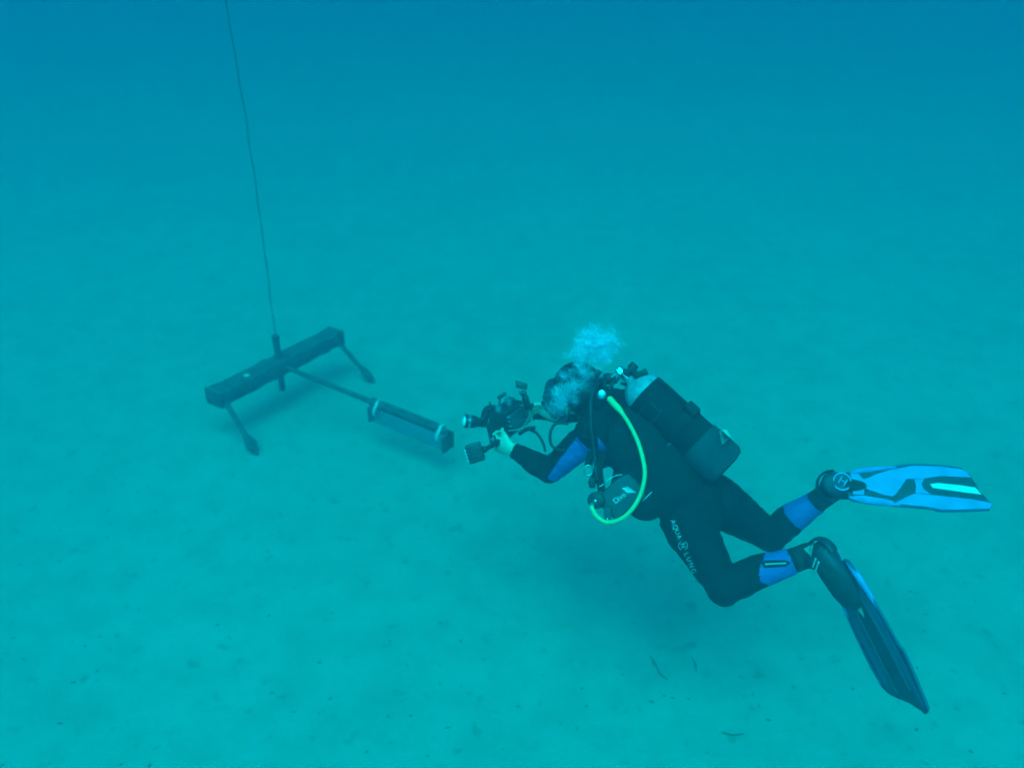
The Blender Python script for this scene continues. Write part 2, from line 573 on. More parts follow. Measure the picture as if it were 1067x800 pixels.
def build_body():
    bm = bmesh.new()
    # trunk
    sp = [pelvis - T * 0.10, pelvis - T * 0.04, pelvis + T * 0.04, waist + T * 0.04, waist.lerp(chest, .55), chest, chest.lerp(neckb, .5), neckb - T * 0.05, neckb - T * 0.0, neckb.lerp(headc, .35), neckb.lerp(headc, .7)]
    ra = [(.10, .09), (.155, .115), (.168, .118), (.145, .102), (.155, .112), (.172, .122), (.185, .118), (.165, .095), (.085, .08), (.065, .065), (.062, .062)]
    loft(bm, sp, ra, ref=LX, n=24)
    ball(bm, pelvis - T * 0.06 + BK * 0.030 + LX * 0.07, 0.092)
    ball(bm, pelvis - T * 0.06 + BK * 0.030 - LX * 0.07, 0.092)
    for sh, el, wr in ((shL, elL, wrL), (shR, elR, wrR)):
        ball(bm, sh, 0.072)
        loft(bm, [sh.lerp(neckb, .35), sh, sh.lerp(el, .3), sh.lerp(el, .65), el], [.075, .070, .060, .053, .045], n=16)
        ball(bm, el, 0.045)
        loft(bm, [el, el.lerp(wr, .25), el.lerp(wr, .55), wr], [(.044, .044), (.048, .046), (.041, .038), (.031, .026)], n=16)
    for hp, kn, an, fa, fn in ((hipL, knL, anL, FA2, FN2), (hipR, knR, anR, FA1, FN1)):
        ball(bm, hp, 0.098)
        loft(bm, [hp + T * 0.05, hp, hp.lerp(kn, .25), hp.lerp(kn, .6), hp.lerp(kn, .85), kn], [.09, .100, .096, .078, .066, .062], n=18)
        ball(bm, kn, 0.064)
        bend = ((hp - kn).normalized() + (an - kn).normalized())
        calf = bend.normalized() * 0.018
        loft(bm, [kn, kn.lerp(an, .2) + calf * .6, kn.lerp(an, .38) + calf, kn.lerp(an, .68) + calf * .3, kn.lerp(an, .88), an], [.060, .062, .061, .047, .039, .039], n=18)
        ball(bm, an, 0.039)
        h0 = f2_heel if an is anL else f1_heel
        heel = h0 + fa * 0.03 - fn * 0.042
        ball(bm, heel, 0.034)
        loft(bm, [an, an.lerp(heel + fa * 0.03, .6), heel + fa * 0.035], [.040, .040, .036], n=14)
        toe = h0 + fa * 0.235 - fn * 0.034
        loft(bm, [heel, heel.lerp(toe, .35), heel.lerp(toe, .75), toe], [(.036, .036), (.042, .044), (.048, .030), (.035, .018)], ref=fa.cross(fn), n=14)
    # head: skull, jaw, nose, brow, chin
    fx = (rig - headc).normalized()
    fx = (fx + Z * 0.10).normalized()
    hs = fx.cross(Z).normalized()
    hu = hs.cross(fx).normalized()
    A = (fx, hs, hu)
    ball(bm, headc - fx * 0.012 + hu * 0.025, (.100, .078, .095), A, 24, 16)
    ball(bm, headc + fx * 0.025 - hu * 0.045, (.070, .060, .075), A, 20, 14)
    ball(bm, headc + fx * 0.070 - hu * 0.090, (.026, .028, .022), A)
    loft(bm, [headc + fx * 0.078 + hu * 0.022, headc + fx * 0.094 + hu * 0.0, headc + fx * 0.104 - hu * 0.024, headc + fx * 0.082 - hu * 0.034], [.008, .011, .015, .010], n=10)
    for s in (-1, 1):
        ball(bm, headc + fx * 0.078 + hs * s * 0.032 + hu * 0.030, (.012, .026, .010), A)
        ball(bm, headc + fx * 0.074 + hs * s * 0.031 + hu * 0.010, (.012, .013, .010), A)
        ball(bm, headc + fx * 0.080 - hu * (0.058 + 0.006 * s), (.012, .024, .006), A)
        ball(bm, headc - fx * 0.005 + hs * s * 0.078 + hu * 0.0, (.022, .010, .032), A)
    # hands: palm, four unequal bent fingers, thumb
    for wr, grip, nn in ((wrL, hl, RR), (wrR, hr, -RR)):
        d = dL
        u = (RU - d * RU.dot(d)).normalized()
        k0 = wr + d * 0.085
        loft(bm, [wr - d * 0.01, wr + d * 0.03, wr + d * 0.065, k0], [(.029, .022), (.037, .018), (.042, .015), (.040, .013)], ref=u, n=14)
        for q, (off, ln) in enumerate(((.033, .92), (.011, 1.0), (-.011, .95), (-.031, .78))):
            a = k0 + u * off - d * 0.008
            b_ = a + (d * .86 + nn * .5).normalized() * 0.042 * ln
            c_ = b_ + (d * .15 + nn * 1.0).normalized() * 0.028 * ln
            e_ = c_ + (-d * .75 + nn * .6).normalized() * 0.023 * ln
            loft(bm, [a, b_, c_, e_], [.0105, .0095, .009, .0075], n=10)
            ball(bm, b_, 0.0098, u=10, v=8)
            ball(bm, e_, 0.0078, u=10, v=8)
        a = wr + d * 0.018 + u * 0.026
        b_ = a + (d * .75 + u * .55 + nn * .35).normalized() * 0.042
        c_ = b_ + (d * .8 + nn * .6).normalized() * 0.034
        e_ = c_ + (d * .5 + nn * .85).normalized() * 0.024
        loft(bm, [a, b_, c_, e_], [.0145, .012, .0105, .0085], n=10)
        ball(bm, e_, 0.0086, u=10, v=8)
    return remeshed("body", bm, 0.0062, 3), (fx, hs, hu)

body_me, (HF, HS, HU) = build_body()
src = body_me.copy()                              # kept in world coordinates for the clothing

diver = thing("person", "scuba diver in black wetsuit with blue panels, hovering over sand and holding a camera rig", "person", Vector((pelvis.x, pelvis.y, pelvis.z - 0.45)))
obj_me("body", body_me, M_SKIN, diver)

def seg(p, a, b):
    d = b - a
    t = (p - a).dot(d) / d.length_squared
    return t, (p - (a + d * t)).length

def in_hand(p):
    for el, wr in ((elL, wrL), (elR, wrR)):
        if (p - wr).length < 0.26:
            t, r = seg(p, el, wr)
            if t > 0.97: return True
    return False

def in_foot(p):
    for kn, an in ((knL, anL), (knR, anR)):
        if (p - an).length < 0.33:
            t, r = seg(p, kn, an)
            if t > 0.88: return True
    return False

def in_head(p):
    return seg(p, neckb, headc)[0] > 0.25 and (p - headc).length < 0.24 and (p - shL).length > 0.115 and (p - shR).length > 0.115

def in_face(p):
    q = p - headc
    return q.length < 0.17 and q.dot(HF) > 0.030 and abs(q.dot(HS)) < 0.055 and -0.085 < q.dot(HU) < 0.060

suit = shell("wetsuit", src, lambda p: not (in_hand(p) or in_foot(p) or in_head(p)), 0.005, M_NEO, diver, None, 0.004)
shell("hood", src, lambda p: in_head(p) and not in_face(p), 0.006, M_NEO, diver)
for kn, an in ((knL, anL), (knR, anR)):
    bt = shell("boot", src, lambda p: (p - an).length < 0.33 and seg(p, kn, an)[0] > 0.85 and seg(p, kn, an)[1] < 0.3 and (p - an).length < (p - (anR if an is anL else anL)).length, 0.008, M_BOOT, diver)

def calf_blue(p, kn, an, a, b, curve):
    t, r = seg(p, kn, an)
    if r > 0.1: return False
    off = abs((p - kn.lerp(an, t)).dot(UPV)) / 0.055
    return a + curve * min(off, 1.1) ** 2 < t < b
def arm_blue(p):
    t, r = seg(p, shL, elL)
    if not (0.10 < t < 0.99) or r > 0.095: return False
    dn = (elL - shL).normalized()
    e = -UPV - dn * (-UPV).dot(dn)
    e.normalize()
    o = (p - shL.lerp(elL, t))
    return o.dot(e) / 0.055 > -0.25 + 0.75 * t
shell("calf_panel", src, lambda p: calf_blue(p, knL, anL, .40, .80, .17), 0.0075, M_BLUE, suit, "bright blue calf panel", 0.004)
shell("calf_panel", src, lambda p: calf_blue(p, knR, anR, .46, .81, .0), 0.0075, M_BLUE, suit, "bright blue calf panel", 0.004)
shell("arm_panel", src, arm_blue, 0.0075, M_BLUE, suit, "bright blue underarm panel", 0.004)

bvh_body = bvh_of((src, Vector((0, 0, 0))), *[(o.data, ROOTLOC[o]) for o in [suit] + list(suit.children)])

# zip slot on the near calf
bm = patch([(793, 586), (797, 584), (818, 583.5), (824, 586), (819, 590), (796, 591.5)], 3.3, bvh_body, 0.002)
zp = obj("calf_zip", bm, M_NEO, suit)
bm = patch([(797, 587.2), (819, 585.8), (819, 587.2), (797, 588.8)], 3.3, bvh_body, 0.0035, 2)
obj("zip_line", bm, M_PATCH, suit)

bm = patch([(838, 572), (848.5, 566), (846, 580)], 3.3, bvh_of(*[(o.data, ROOTLOC[o]) for o in diver.children if o.type == 'MESH']), 0.003)
obj("ankle_panel", bm, M_BOOTG, [o for o in diver.children if o.name.startswith("boot")][0])
# lettering down the near thigh
tdir = (P(720, 596, 3.5) - P(698, 542, 3.5)).normalized()
vdir = (CAM - P(708, 568, 3.5)).normalized()
updir = tdir.cross(-vdir).normalized()
if updir.dot(RGT) < 0: updir = -updir
bm = bmesh.new()
for ch, x, y in (("A", 701.7, 543.5), ("Q", 703.8000000000001, 549), ("U", 705.8000000000001, 554), ("A", 708.0, 559), ("L", 715.6, 577), ("U", 718.0, 582.6), ("N", 720.5, 588.4), ("G", 723.0, 594.4)):
    glyph(bm, ch, P(x, y, 3.5), tdir, updir, 0.026)
c = P(712, 568, 3.5)
for r0, r1, a0, a1 in ((0.0185, 0.0165, 0.0, 2.3), (0.0185, 0.0165, 3.1, 5.6)):
    prev = None
    for i in range(15):
        a = a0 + (a1 - a0) * i / 14
        e = tdir * math.cos(a) + updir * math.sin(a)
        cur = (bm.verts.new(c + e * r0), bm.verts.new(c + e * r1))
        if prev: bm.faces.new((prev[0], cur[0], cur[1], prev[1]))
        prev = cur
glyph(bm, "N", c, tdir, updir, 0.026)
lay_on(bm, bvh_body, 0.0025)
obj("lettering", bm, M_PIPE, suit, smooth=False)

# ------------------------------------------------------------------ dive mask
mk = thing("dive_mask", "black dive mask worn on the diver's face", "mask", headc + HF * 0.09)
AX = (HF, HS, HU)
bm = bmesh.new()
box(bm, headc + HF * 0.108 + HU * 0.012, (0.022, 0.080, 0.043), AX, 0.014)
obj("skirt", bm, M_RUB, mk)
for s in (-1, 1):
    bm = bmesh.new()
    box(bm, headc + HF * 0.133 + HS * s * 0.039 + HU * 0.016, (0.004, 0.034, 0.030), AX, 0.003)
    obj("lens", bm, M_MASKG, mk)
bm = bmesh.new()
ball(bm, headc + HF * 0.130 - HU * 0.022, (0.020, 0.019, 0.024), AX)
obj("nose_pocket", bm, M_RUB, mk)
bm = bmesh.new()
ring = []
for i in range(25):
    a = math.radians(-128 + i * 256 / 24)
    ring.append(headc - HF * 0.012 + HU * 0.022 - HF * 0.118 * math.cos(a) + HS * 0.093 * math.sin(a))
loft(bm, ring, [(0.014, 0.003)] * 25, ref=HU, n=8)
obj("strap", bm, M_RUB, mk)

# ------------------------------------------------------------------ buoyancy vest
vest = thing("buoyancy_vest", "black padded buoyancy vest with pocket strapped round the diver's trunk", "vest", waist - BK * 0.1)
bm = bmesh.new()
loft(bm, [pelvis + T * 0.05, waist + T * 0.02, waist.lerp(chest, .5), chest, chest.lerp(neckb, .45), neckb - T * 0.075],
     [(.165, .125), (.175, .145), (.195, .155), (.198, .155), (.185, .145), (.15, .115)], ref=LX, n=26)
ball(bm, waist + LX * 0.165 - BK * 0.055 + T * 0.05, (0.075, 0.13, 0.085), (LX, T, BK), 20, 14)
ball(bm, waist - LX * 0.165 - BK * 0.055 + T * 0.05, (0.075, 0.13, 0.085), (LX, T, BK), 20, 14)
for s in (-1, 1):
    loft(bm, smooth_path([chest + LX * s * .14 - BK * .12, chest.lerp(neckb, .6) + LX * s * .115 - BK * .10, neckb + LX * s * .10 + BK * .01, chest.lerp(neckb, .6) + LX * s * .10 + BK * .13], 6), [(.03, .02)] * 19, ref=LX, n=12)
vest_me = remeshed("vest", bm, 0.009, 4)
for v in vest_me.vertices:                       # padded, wrinkled cloth
    v.co += v.normal * (0.006 * noise.noise(v.co * 14) + 0.003 * noise.noise(v.co * 37))
vcopy = vest_me.copy()
obj_me("shell", vest_me, M_NYLON, vest)
pk_c = P(648, 517, 3.47)
pd = (P(660, 506, 3.47) - P(628, 531, 3.47)).normalized()
pn = (CAM - pk_c).normalized()
pn = (pn - pd * pn.dot(pd)).normalized()
pu = pn.cross(pd).normalized()
bm = bmesh.new()
box(bm, pk_c - pn * 0.03, (0.085, 0.062, 0.045), (pd, pu, pn), 0.03)
bmesh.ops.subdivide_edges(bm, edges=bm.edges[:], cuts=2, use_grid_fill=True)
for v in bm.verts:
    v.co += (v.co - (pk_c - pn * 0.03)).normalized() * 0.008 * noise.noise(v.co * 18)
pocket = obj("pocket", bm, M_NYLONG, vest)
pm = pocket.data
bvh_pk = bvh_of((pm, ROOTLOC[pocket]), (vcopy, Vector((0, 0, 0))), (suit.data, ROOTLOC[suit]))
bm = patch([(636, 516.5), (651, 503), (664, 512.5), (644, 526)], 3.4, bvh_pk, 0.004, 4)
obj("pocket_patch", bm, M_NYLONG, pocket)
bm = bmesh.new()
sdir = (P(656, 511, 3.4) - P(638, 525, 3.4)).normalized()
su = (UPV - sdir * UPV.dot(sdir)).normalized()
glyph(bm, "Dive", P(645.5, 518.5, 3.4), sdir, su, 0.030)
for k in range(5):
    a, b_ = P(648 + k * 1.2, 508.8 + k * 1.0, 3.4), P(655 + k * 1.9, 507.6 + k * 1.3, 3.4)
    q = (b_ - a).cross(pn).normalized() * 0.0016
    bm.faces.new([bm.verts.new(x) for x in (a - q, b_ - q, b_ + q, a + q)])
lay_on(bm, bvh_pk, 0.006)
obj("pocket_lettering", bm, M_PIPE, pocket, smooth=False)
def on_vest(px, py, lift=0.004):
    d = (P(px, py, 1) - CAM).normalized()
    h = bvh_pk.ray_cast(CAM, d)
    return (h[0] - d * lift) if h[0] is not None else P(px, py, 3.5)
for line in ([(632, 501), (637, 497.5), (642, 495.5), (648, 494.3)], [(624.5, 507), (627, 505.5), (629, 504.3)], [(669.5, 522), (674, 517.5), (679, 512.5)]):
    bm = bmesh.new()
    tube(bm, [on_vest(*q) for q in line], 0.0022, n=6, k=5)
    obj("piping", bm, M_PIPE, vest)
bm = patch([(622, 454.5), (633, 468), (624, 475)], 3.4, bvh_pk, 0.006, 3)
obj("blue_trim", bm, M_BLUE, vest, label="blue cloth triangle under the arm")
bm = bmesh.new()
c = P(613, 490, 3.55)
ring = [c + (RGT * math.cos(a) * 0.018 + UPV * math.sin(a) * 0.020) for a in [i * math.pi / 10 for i in range(21)]]
loft(bm, ring, 0.0032, ref=FWD, n=8)
obj("d_ring", bm, M_GREYM, vest)
for line in ([(617, 470), (614, 480), (613, 486)], [(626, 480), (621, 494), (616, 505)], [(628, 470), (624, 488), (627, 512)]):
    bm = bmesh.new()
    pp = smooth_path([P(x, y, 3.56) for x, y in line], 6)
    loft(bm, pp, [(0.016, 0.004)] * len(pp), ref=RGT, n=8)
    obj("webbing", bm, M_NYLON, vest)
bm = bmesh.new()
box(bm, P(617, 503, 3.55), (0.012, 0.016, 0.02), (RGT, FWD, UPV), 0.006)
obj("buckle", bm, M_RUB, vest)
for px in ((604, 433.5), (697, 463)):
    bm = bmesh.new()
    d0 = on_vest(*px, 0.006)
    box(bm, d0, (0.010, 0.003, 0.006), ((RGT + UPV * 0.7).normalized(), FWD, (UPV - RGT * 0.7).normalized()), 0.002)
    obj("badge", bm, M_TBOOT if px[0] > 650 else M_PATCH, vest)

# ------------------------------------------------------------------ tank
tk_top = P(669, 407, 3.60)
tk_bot = P(757, 487, 3.50)
TD = (tk_bot - tk_top).normalized()
TLEN = (tk_bot - tk_top).length
TR = 0.088
tank = thing("scuba_tank", "black scuba tank with pale shoulder strapped to the diver's back", "tank", (tk_top + tk_bot) / 2)
tref = (CAM - tk_top)
def tsec(name, prof, m, parent=tank, n=32):
    bm = bmesh.new()
    loft(bm, [tk_top + TD * x for x, r in prof], [r for x, r in prof], ref=tref, n=n)
    return obj(name, bm, m, parent)
tsec("cylinder", [(0.014, TR - 0.001), (0.05, TR), (TLEN - 0.14, TR)], M_TANK)
tsec("shoulder", [(-0.075, 0.022), (-0.06, 0.035), (-0.045, 0.055), (-0.03, 0.070), (-0.016, 0.081), (0.003, TR - 0.002), (0.0135, TR - 0.001)], M_TANKW)
tsec("tank_boot", [(TLEN - 0.15, TR + 0.001), (TLEN - 0.145, TR + 0.006), (TLEN - 0.02, TR + 0.007), (TLEN, TR - 0.006), (TLEN + 0.006, 0.05)], M_TBOOT)
tsec("band", [(0.18, TR + 0.002), (0.182, TR + 0.007), (0.228, TR + 0.007), (0.23, TR + 0.002)], M_NYLON)
band = tank.children[-1]
bvh_tank = bvh_of(*[(o.data, ROOTLOC[o]) for o in tank.children if o.type == 'MESH'])
bm = bmesh.new()
tperp = BK - TD * BK.dot(TD)
tperp.normalize()
box(bm, tk_top + TD * 0.20 + tperp * (TR + 0.016), (0.028, 0.024, 0.014), (TD, TD.cross(tperp), tperp), 0.008)
obj("band_buckle", bm, M_RUB, tank)
bm = patch([(749, 450), (757, 446.5), (762, 456), (752, 464)], 3.3, bvh_tank, 0.004, 3)
obj("sticker", bm, M_BOOTG, tank)
bm = bmesh.new()
loft(bm, [tk_top - TD * 0.072, tk_top - TD * 0.095, tk_top - TD * 0.13], [0.020, 0.022, 0.020], n=14)
ball(bm, tk_top - TD * 0.125, 0.017)
valve = obj("valve", bm, M_CHROME, tank)
vb = tk_top - TD * 0.12
bm = bmesh.new()
loft(bm, [vb, P(655, 389, 3.60), P(658, 384, 3.60), P(662, 379.5, 3.60)], [0.012, 0.018, 0.020, 0.018], n=12)
obj("knob", bm, M_RUB, valve)
bm = bmesh.new()
loft(bm, [tk_top - TD * 0.06 + UPV * 0.05, P(664, 392, 3.56), P(674, 387, 3.56)], [0.014, 0.016, 0.015], n=12)
obj("bump_guard", bm, M_RUB, tank)
for line in ([(671, 424.5), (668, 426), (666, 430), (666.5, 433)], [(678, 418), (684, 426), (689, 428)], [(690, 427), (684, 436), (676, 442)]):
    bm = bmesh.new()
    dd = []
    for q in line:
        d = (P(*q, 1) - CAM).normalized()
        h = bvh_tank.ray_cast(CAM, d)
        dd.append((h[0] - d * 0.004) if h[0] is not None else on_vest(*q))
    tube(bm, dd, 0.0024, n=6, k=5)
    obj("cord", bm, M_NYLONG, tank)

# ------------------------------------------------------------------ regulator with its hoses
fs = tk_top - TD * 0.155
reg = thing("regulator", "breathing regulator with bright yellow hose looping from the tank valve along the diver's side", "regulator", fs)
bm = bmesh.new()
loft(bm, [P(641, 395, 3.60), P(634, 394.5, 3.60), P(627, 395, 3.62)], [0.020, 0.024, 0.020], n=16)
first = obj("first_stage", bm, M_RUB, reg)
random.seed(4)
for i in range(9):
    bm = bmesh.new()
    px, py = [(627, 391), (629, 394), (638, 400), (640, 391), (643, 396), (636, 404), (645, 388), (630, 400), (650, 400)][i]
    c = P(px, py, 3.57)
    ax = Vector((random.uniform(-1, 1), random.uniform(-1, 1), random.uniform(-1, 1))).normalized()
    loft(bm, [c - ax * 0.012, c + ax * 0.012], [0.0065, 0.0075], n=10)
    obj("port_plug", bm, M_CHROME if i % 3 == 0 else M_RUB, first)
bm = bmesh.new()
c = P(627, 411, 3.58)
ax = (CAM - c).normalized()
loft(bm, [c - ax * 0.02, c + ax * 0.008, c + ax * 0.012], [0.019, 0.019, 0.013], n=18)
obj("swivel", bm, M_CHROME, reg)
ypts = [(634, 414, 3.545), (640, 421, 3.53), (648, 430, 3.51), (658, 446, 3.46), (666, 464, 3.42), (671, 484, 3.38), (671.5, 498, 3.37), (667, 516, 3.37), (658, 531, 3.37), (646, 541, 3.38), (633, 544, 3.40), (623, 539, 3.41), (617.5, 531, 3.42), (616.5, 526, 3.43)]
bm = bmesh.new()
pp = smooth_path([P(*q) for q in ypts], 8)
loft(bm, pp, 0.0085, n=12)
yh = obj("yellow_hose", bm, M_YEL, reg, label="bright yellow hose")
bm = bmesh.new()
loft(bm, pp[1:18], [0.0135] * 12 + [0.013, 0.012, 0.011, 0.010, 0.0095], n=12)
obj("hose_sleeve", bm, M_YEL, yh)
bm = bmesh.new()
c = P(621, 521, 3.44)
ax = (CAM - c + RGT * -0.8).normalized()
loft(bm, [c - ax * 0.03, c - ax * 0.01, c + ax * 0.012, c + ax * 0.018], [0.026, 0.034, 0.032, 0.018], n=18)
o2 = obj("spare_second_stage", bm, M_RUB, reg)
bm = bmesh.new()
ball(bm, P(620.5, 521.5, 3.405), 0.008)
loft(bm, [P(618, 523, 3.42), P(616.6, 527, 3.43)], 0.0085, n=10)
obj("fitting", bm, M_CHROME, o2)
bm = bmesh.new()
box(bm, P(633, 534, 3.44), (0.014, 0.01, 0.026), (RGT, FWD, UPV), 0.006)
box(bm, P(640, 532, 3.46), (0.010, 0.01, 0.018), (RGT, FWD, UPV), 0.004)
gz = obj("clip", bm, M_NYLONG, reg)
bm = bmesh.new()
ball(bm, P(633, 540.5, 3.42), 0.005)
obj("clip_ring", bm, M_CHROME, gz)
# mouthpiece on the face and its black hoses
bm = bmesh.new()
sc_ = headc + HF * 0.115 - HU * 0.062
loft(bm, [sc_ - HF * 0.035, sc_ - HF * 0.012, sc_ + HF * 0.012, sc_ + HF * 0.03, sc_ + HF * 0.035], [(.022, .02), (.038, .036), (.042, .040), (.036, .034), (.02, .02)], ref=HS, n=20)
s2 = obj("second_stage", bm, M_RUB, reg)
bm = bmesh.new()
loft(bm, [sc_ + HF * 0.0345, sc_ + HF * 0.038], 0.017, n=16)
obj("purge_button", bm, M_NYLONG, s2)
bm = bmesh.new()
tube(bm, [P(578, 430, 3.80), P(584, 438, 3.70), P(592, 441.5, 3.62), P(586, 440.5, 3.62), P(578, 442, 3.62), P(573.5, 451, 3.62), P(574, 462, 3.62), P(580, 468, 3.62), P(588, 468, 3.63), P(600, 455, 3.64)][2:], 0.0062, n=10)
obj("hose", bm, M_RUB, reg)
bm = bmesh.new()
tube(bm, [sc_ + HS * -0.04, sc_ - HS * 0.12 - HF * 0.05, P(604, 400, 3.92), P(618, 396, 3.80), P(628, 395, 3.64)], 0.006, n=10)
obj("hose", bm, M_RUB, reg)
bm = bmesh.new()
tube(bm, [P(628, 398, 3.62), P(622, 402, 3.58), P(616.5, 412, 3.55), P(615.5, 430, 3.53), P(616, 448, 3.52), P(619, 470, 3.53), P(622, 500, 3.52)], 0.0065, n=10)
obj("hose", bm, M_RUB, reg)

# ------------------------------------------------------------------ the camera rig the diver holds
rg = thing("camera_rig", "underwater camera housing with two lights on arms held out by the diver", "camera", rig - RU * 0.10)
AXR = (RF, RR, RU)
bm = bmesh.new()
box(bm, rig, (0.045, 0.080, 0.056), AXR, 0.014)
hs_ = obj("housing", bm, M_ALU, rg)
bm = bmesh.new()
loft(bm, [rig + RF * 0.044, rig + RF * 0.08, rig + RF * 0.085, rig + RF * 0.10, rig + RF * 0.115], [0.046, 0.046, 0.052, 0.052, 0.046], n=24)
obj("port", bm, M_ALU, hs_)
bm = bmesh.new()
ball(bm, rig + RF * 0.105, (0.032, 0.044, 0.044), AXR)
obj("port_glass", bm, M_MASKG, hs_)
bm = bmesh.new()
box(bm, rig - RF * 0.049, (0.005, 0.045, 0.034), AXR, 0.003)
obj("screen", bm, M_MASKG, hs_)
for i in range(7):
    bm = bmesh.new()
    c = rig - RF * 0.047 + RR * (0.058 if i < 4 else -0.062) + RU * (0.036 - 0.022 * (i % 4))
    loft(bm, [c, c - RF * 0.012], 0.0065, n=10)
    obj("button", bm, M_CHROME, hs_)
for i, (f_, r_) in enumerate(((0.015, 0.05), (-0.01, 0.02), (0.0, -0.05))):
    bm = bmesh.new()
    c = rig + RF * f_ + RR * r_ + RU * 0.056
    loft(bm, [c, c + RU * 0.012, c + RU * 0.022], [0.015, 0.016, 0.013], n=14)
    obj("dial", bm, M_GREYM, hs_)
bm = bmesh.new()
box(bm, rig - RU * 0.070 - RF * 0.005, (0.026, 0.155, 0.006), AXR, 0.003)
obj("tray", bm, M_GREYM, rg)
for s in (-1, 1):
    c = rig + RR * s * 0.145 - RF * 0.01
    bm = bmesh.new()
    loft(bm, [c - RU * 0.072, c - RU * 0.06, c - RU * 0.03, c + RU * 0.0, c + RU * 0.03, c + RU * 0.042], [.011, .015, .0165, .015, .0165, .012], n=14)
    obj("handle", bm, M_RUB, rg)

def light_arm(pts, name):
    bm = bmesh.new()
    for i, (a, b_) in enumerate(zip(pts, pts[1:])):
        d = (b_ - a).normalized()
        loft(bm, [a + d * 0.012, a + d * 0.02, b_ - d * 0.02, b_ - d * 0.012], [.008, .010, .010, .008], n=10)
    arm = obj("light_arm", bm, M_ALU, rg)
    for p in pts:
        bm = bmesh.new()
        ball(bm, p, 0.0145, u=12, v=9)
        obj("ball_joint", bm, M_ALU, arm)
    for p in pts[1:-1]:
        bm = bmesh.new()
        box(bm, p + RU * 0.004, (0.012, 0.020, 0.009), AXR, 0.004)
        loft(bm, [p + RU * 0.01, p + RU * 0.04], [.004, .004], n=8)
        obj("clamp", bm, M_ALU, arm)
    return arm
# left light: dark square lamp low in front
lampL = P(495, 471.5, 3.84)
light_arm([rig - RR * 0.145 - RF * 0.01 - RU * 0.045, P(517, 462, 3.80), P(505, 468, 3.82)], "l")
ll = Vector((-0.72, 0.62, -0.32)).normalized()
la = (RGT * 0.95 + UPV * 0.30).normalized()
lu = (UPV - la * UPV.dot(la)).normalized()
lf = la.cross(lu)
bm = bmesh.new()
box(bm, lampL, (0.034, 0.036, 0.041), (la, lf, lu), 0.007)
lb = obj("lamp_body", bm, M_ALU, rg)
for k in range(5):
    bm = bmesh.new()
    box(bm, lampL - lu * (0.030 - k * 0.015), (0.0365, 0.0385, 0.0028), (la, lf, lu), 0.001)
    obj("cooling_fin", bm, M_ALU, lb)
bm = bmesh.new()
box(bm, lampL - la * 0.0365, (0.003, 0.026, 0.032), (la, lf, lu), 0.002)
obj("lamp_glass", bm, M_GLASS, lb)
# right light: round lamp with bright lens on a long arm
lampR = P(489, 439, 4.02)
light_arm([rig + RF * 0.02 + RU * 0.058 - RR * 0.03, P(512, 427, 3.98), P(503, 437, 4.0)], "r")
d = (RGT * -1.0 + UPV * 0.10 - FWD * 0.35).normalized()
bm = bmesh.new()
loft(bm, [lampR - d * 0.085, lampR - d * 0.075, lampR - d * 0.035, lampR - d * 0.03, lampR + d * 0.02, lampR + d * 0.024], [.018, .022, .022, .028, .031, .028], n=20)
lb2 = obj("lamp_body", bm, M_ALU, rg)
bm = bmesh.new()
ball(bm, lampR + d * 0.020, (0.012, 0.025, 0.025), (d, d.cross(Z).normalized(), d.cross(d.cross(Z)).normalized()))
obj("lamp_glass", bm, M_GLASS, lb2)
bm = bmesh.new()
loft(bm, [lampR + d * 0.0, lampR + d * 0.012], [.0335, .0335], n=20)
obj("lamp_bezel", bm, M_CHROME, lb2)
# top: floating arm with small sensor, mirror disc
light_arm([rig + RU * 0.058 + RR * 0.06, P(552, 424, 4.02), P(545, 410, 4.02)], "t")
bm = bmesh.new()
box(bm, P(543.5, 402, 4.02), (0.026, 0.016, 0.013), ((RGT - UPV * 0.25).normalized(), FWD, (UPV + RGT * 0.25).normalized()), 0.005)
box(bm, P(545, 409.5, 4.02), (0.018, 0.014, 0.007), ((RGT - UPV * 0.1).normalized(), FWD, UPV), 0.003)
hd_ = obj("focus_light", bm, M_ALU, rg)
for k in range(4):
    bm = bmesh.new()
    ball(bm, P(538.5 + k * 3, 397.8 + k * 0.9, 4.02), 0.007, u=10, v=8)
    obj("stud", bm, M_ALU, hd_)
bm = bmesh.new()
c = P(523, 412, 4.02)
t_ = (RGT + UPV * 0.6).normalized()
loft(bm, [c - t_ * 0.024, c - t_ * 0.015, c + t_ * 0.015, c + t_ * 0.022], [(.006, .006), (.009, .008), (.009, .008), (.005, .005)], n=10)
loft(bm, [c - t_ * 0.01, P(520, 424, 4.0), rig + RU * 0.058], 0.005, n=8)
obj("finder", bm, M_ALU, rg)
bm = bmesh.new()
tube(bm, [rig - RR * 0.08 - RU * 0.03, P(541, 447, 3.9), P(548, 440, 3.92), P(553, 432, 3.95)], 0.0035, n=8)
obj("cable", bm, M_GREYM, rg)
bm = bmesh.new()
tube(bm, [P(512, 430, 3.97), P(508, 445, 3.9), P(512, 458, 3.86), P(520, 462, 3.84)], 0.0035, n=8)
obj("cable", bm, M_GREYM, rg)
bm = bmesh.new()
tube(bm, [P(553, 448, 3.86), P(560, 452, 3.82), P(566, 462, 3.8), P(568, 470, 3.78)], 0.006, n=8)
tube(bm, [P(541, 452, 3.88), P(549, 447, 3.86), P(557, 446, 3.84)], 0.009, n=8)
obj("lanyard", bm, M_RUB, rg)

# ------------------------------------------------------------------ fins
FS = 0.000767
def fv(x, y, z=0.0):
    """fin drawing: x from the heel to the tip, y across, z out of the blue face"""
    u = (x - 100) * FS
    bow = -0.10 * max(0, u - 0.12) ** 2
    return Vector((u, (212 - y) * FS, z + bow))

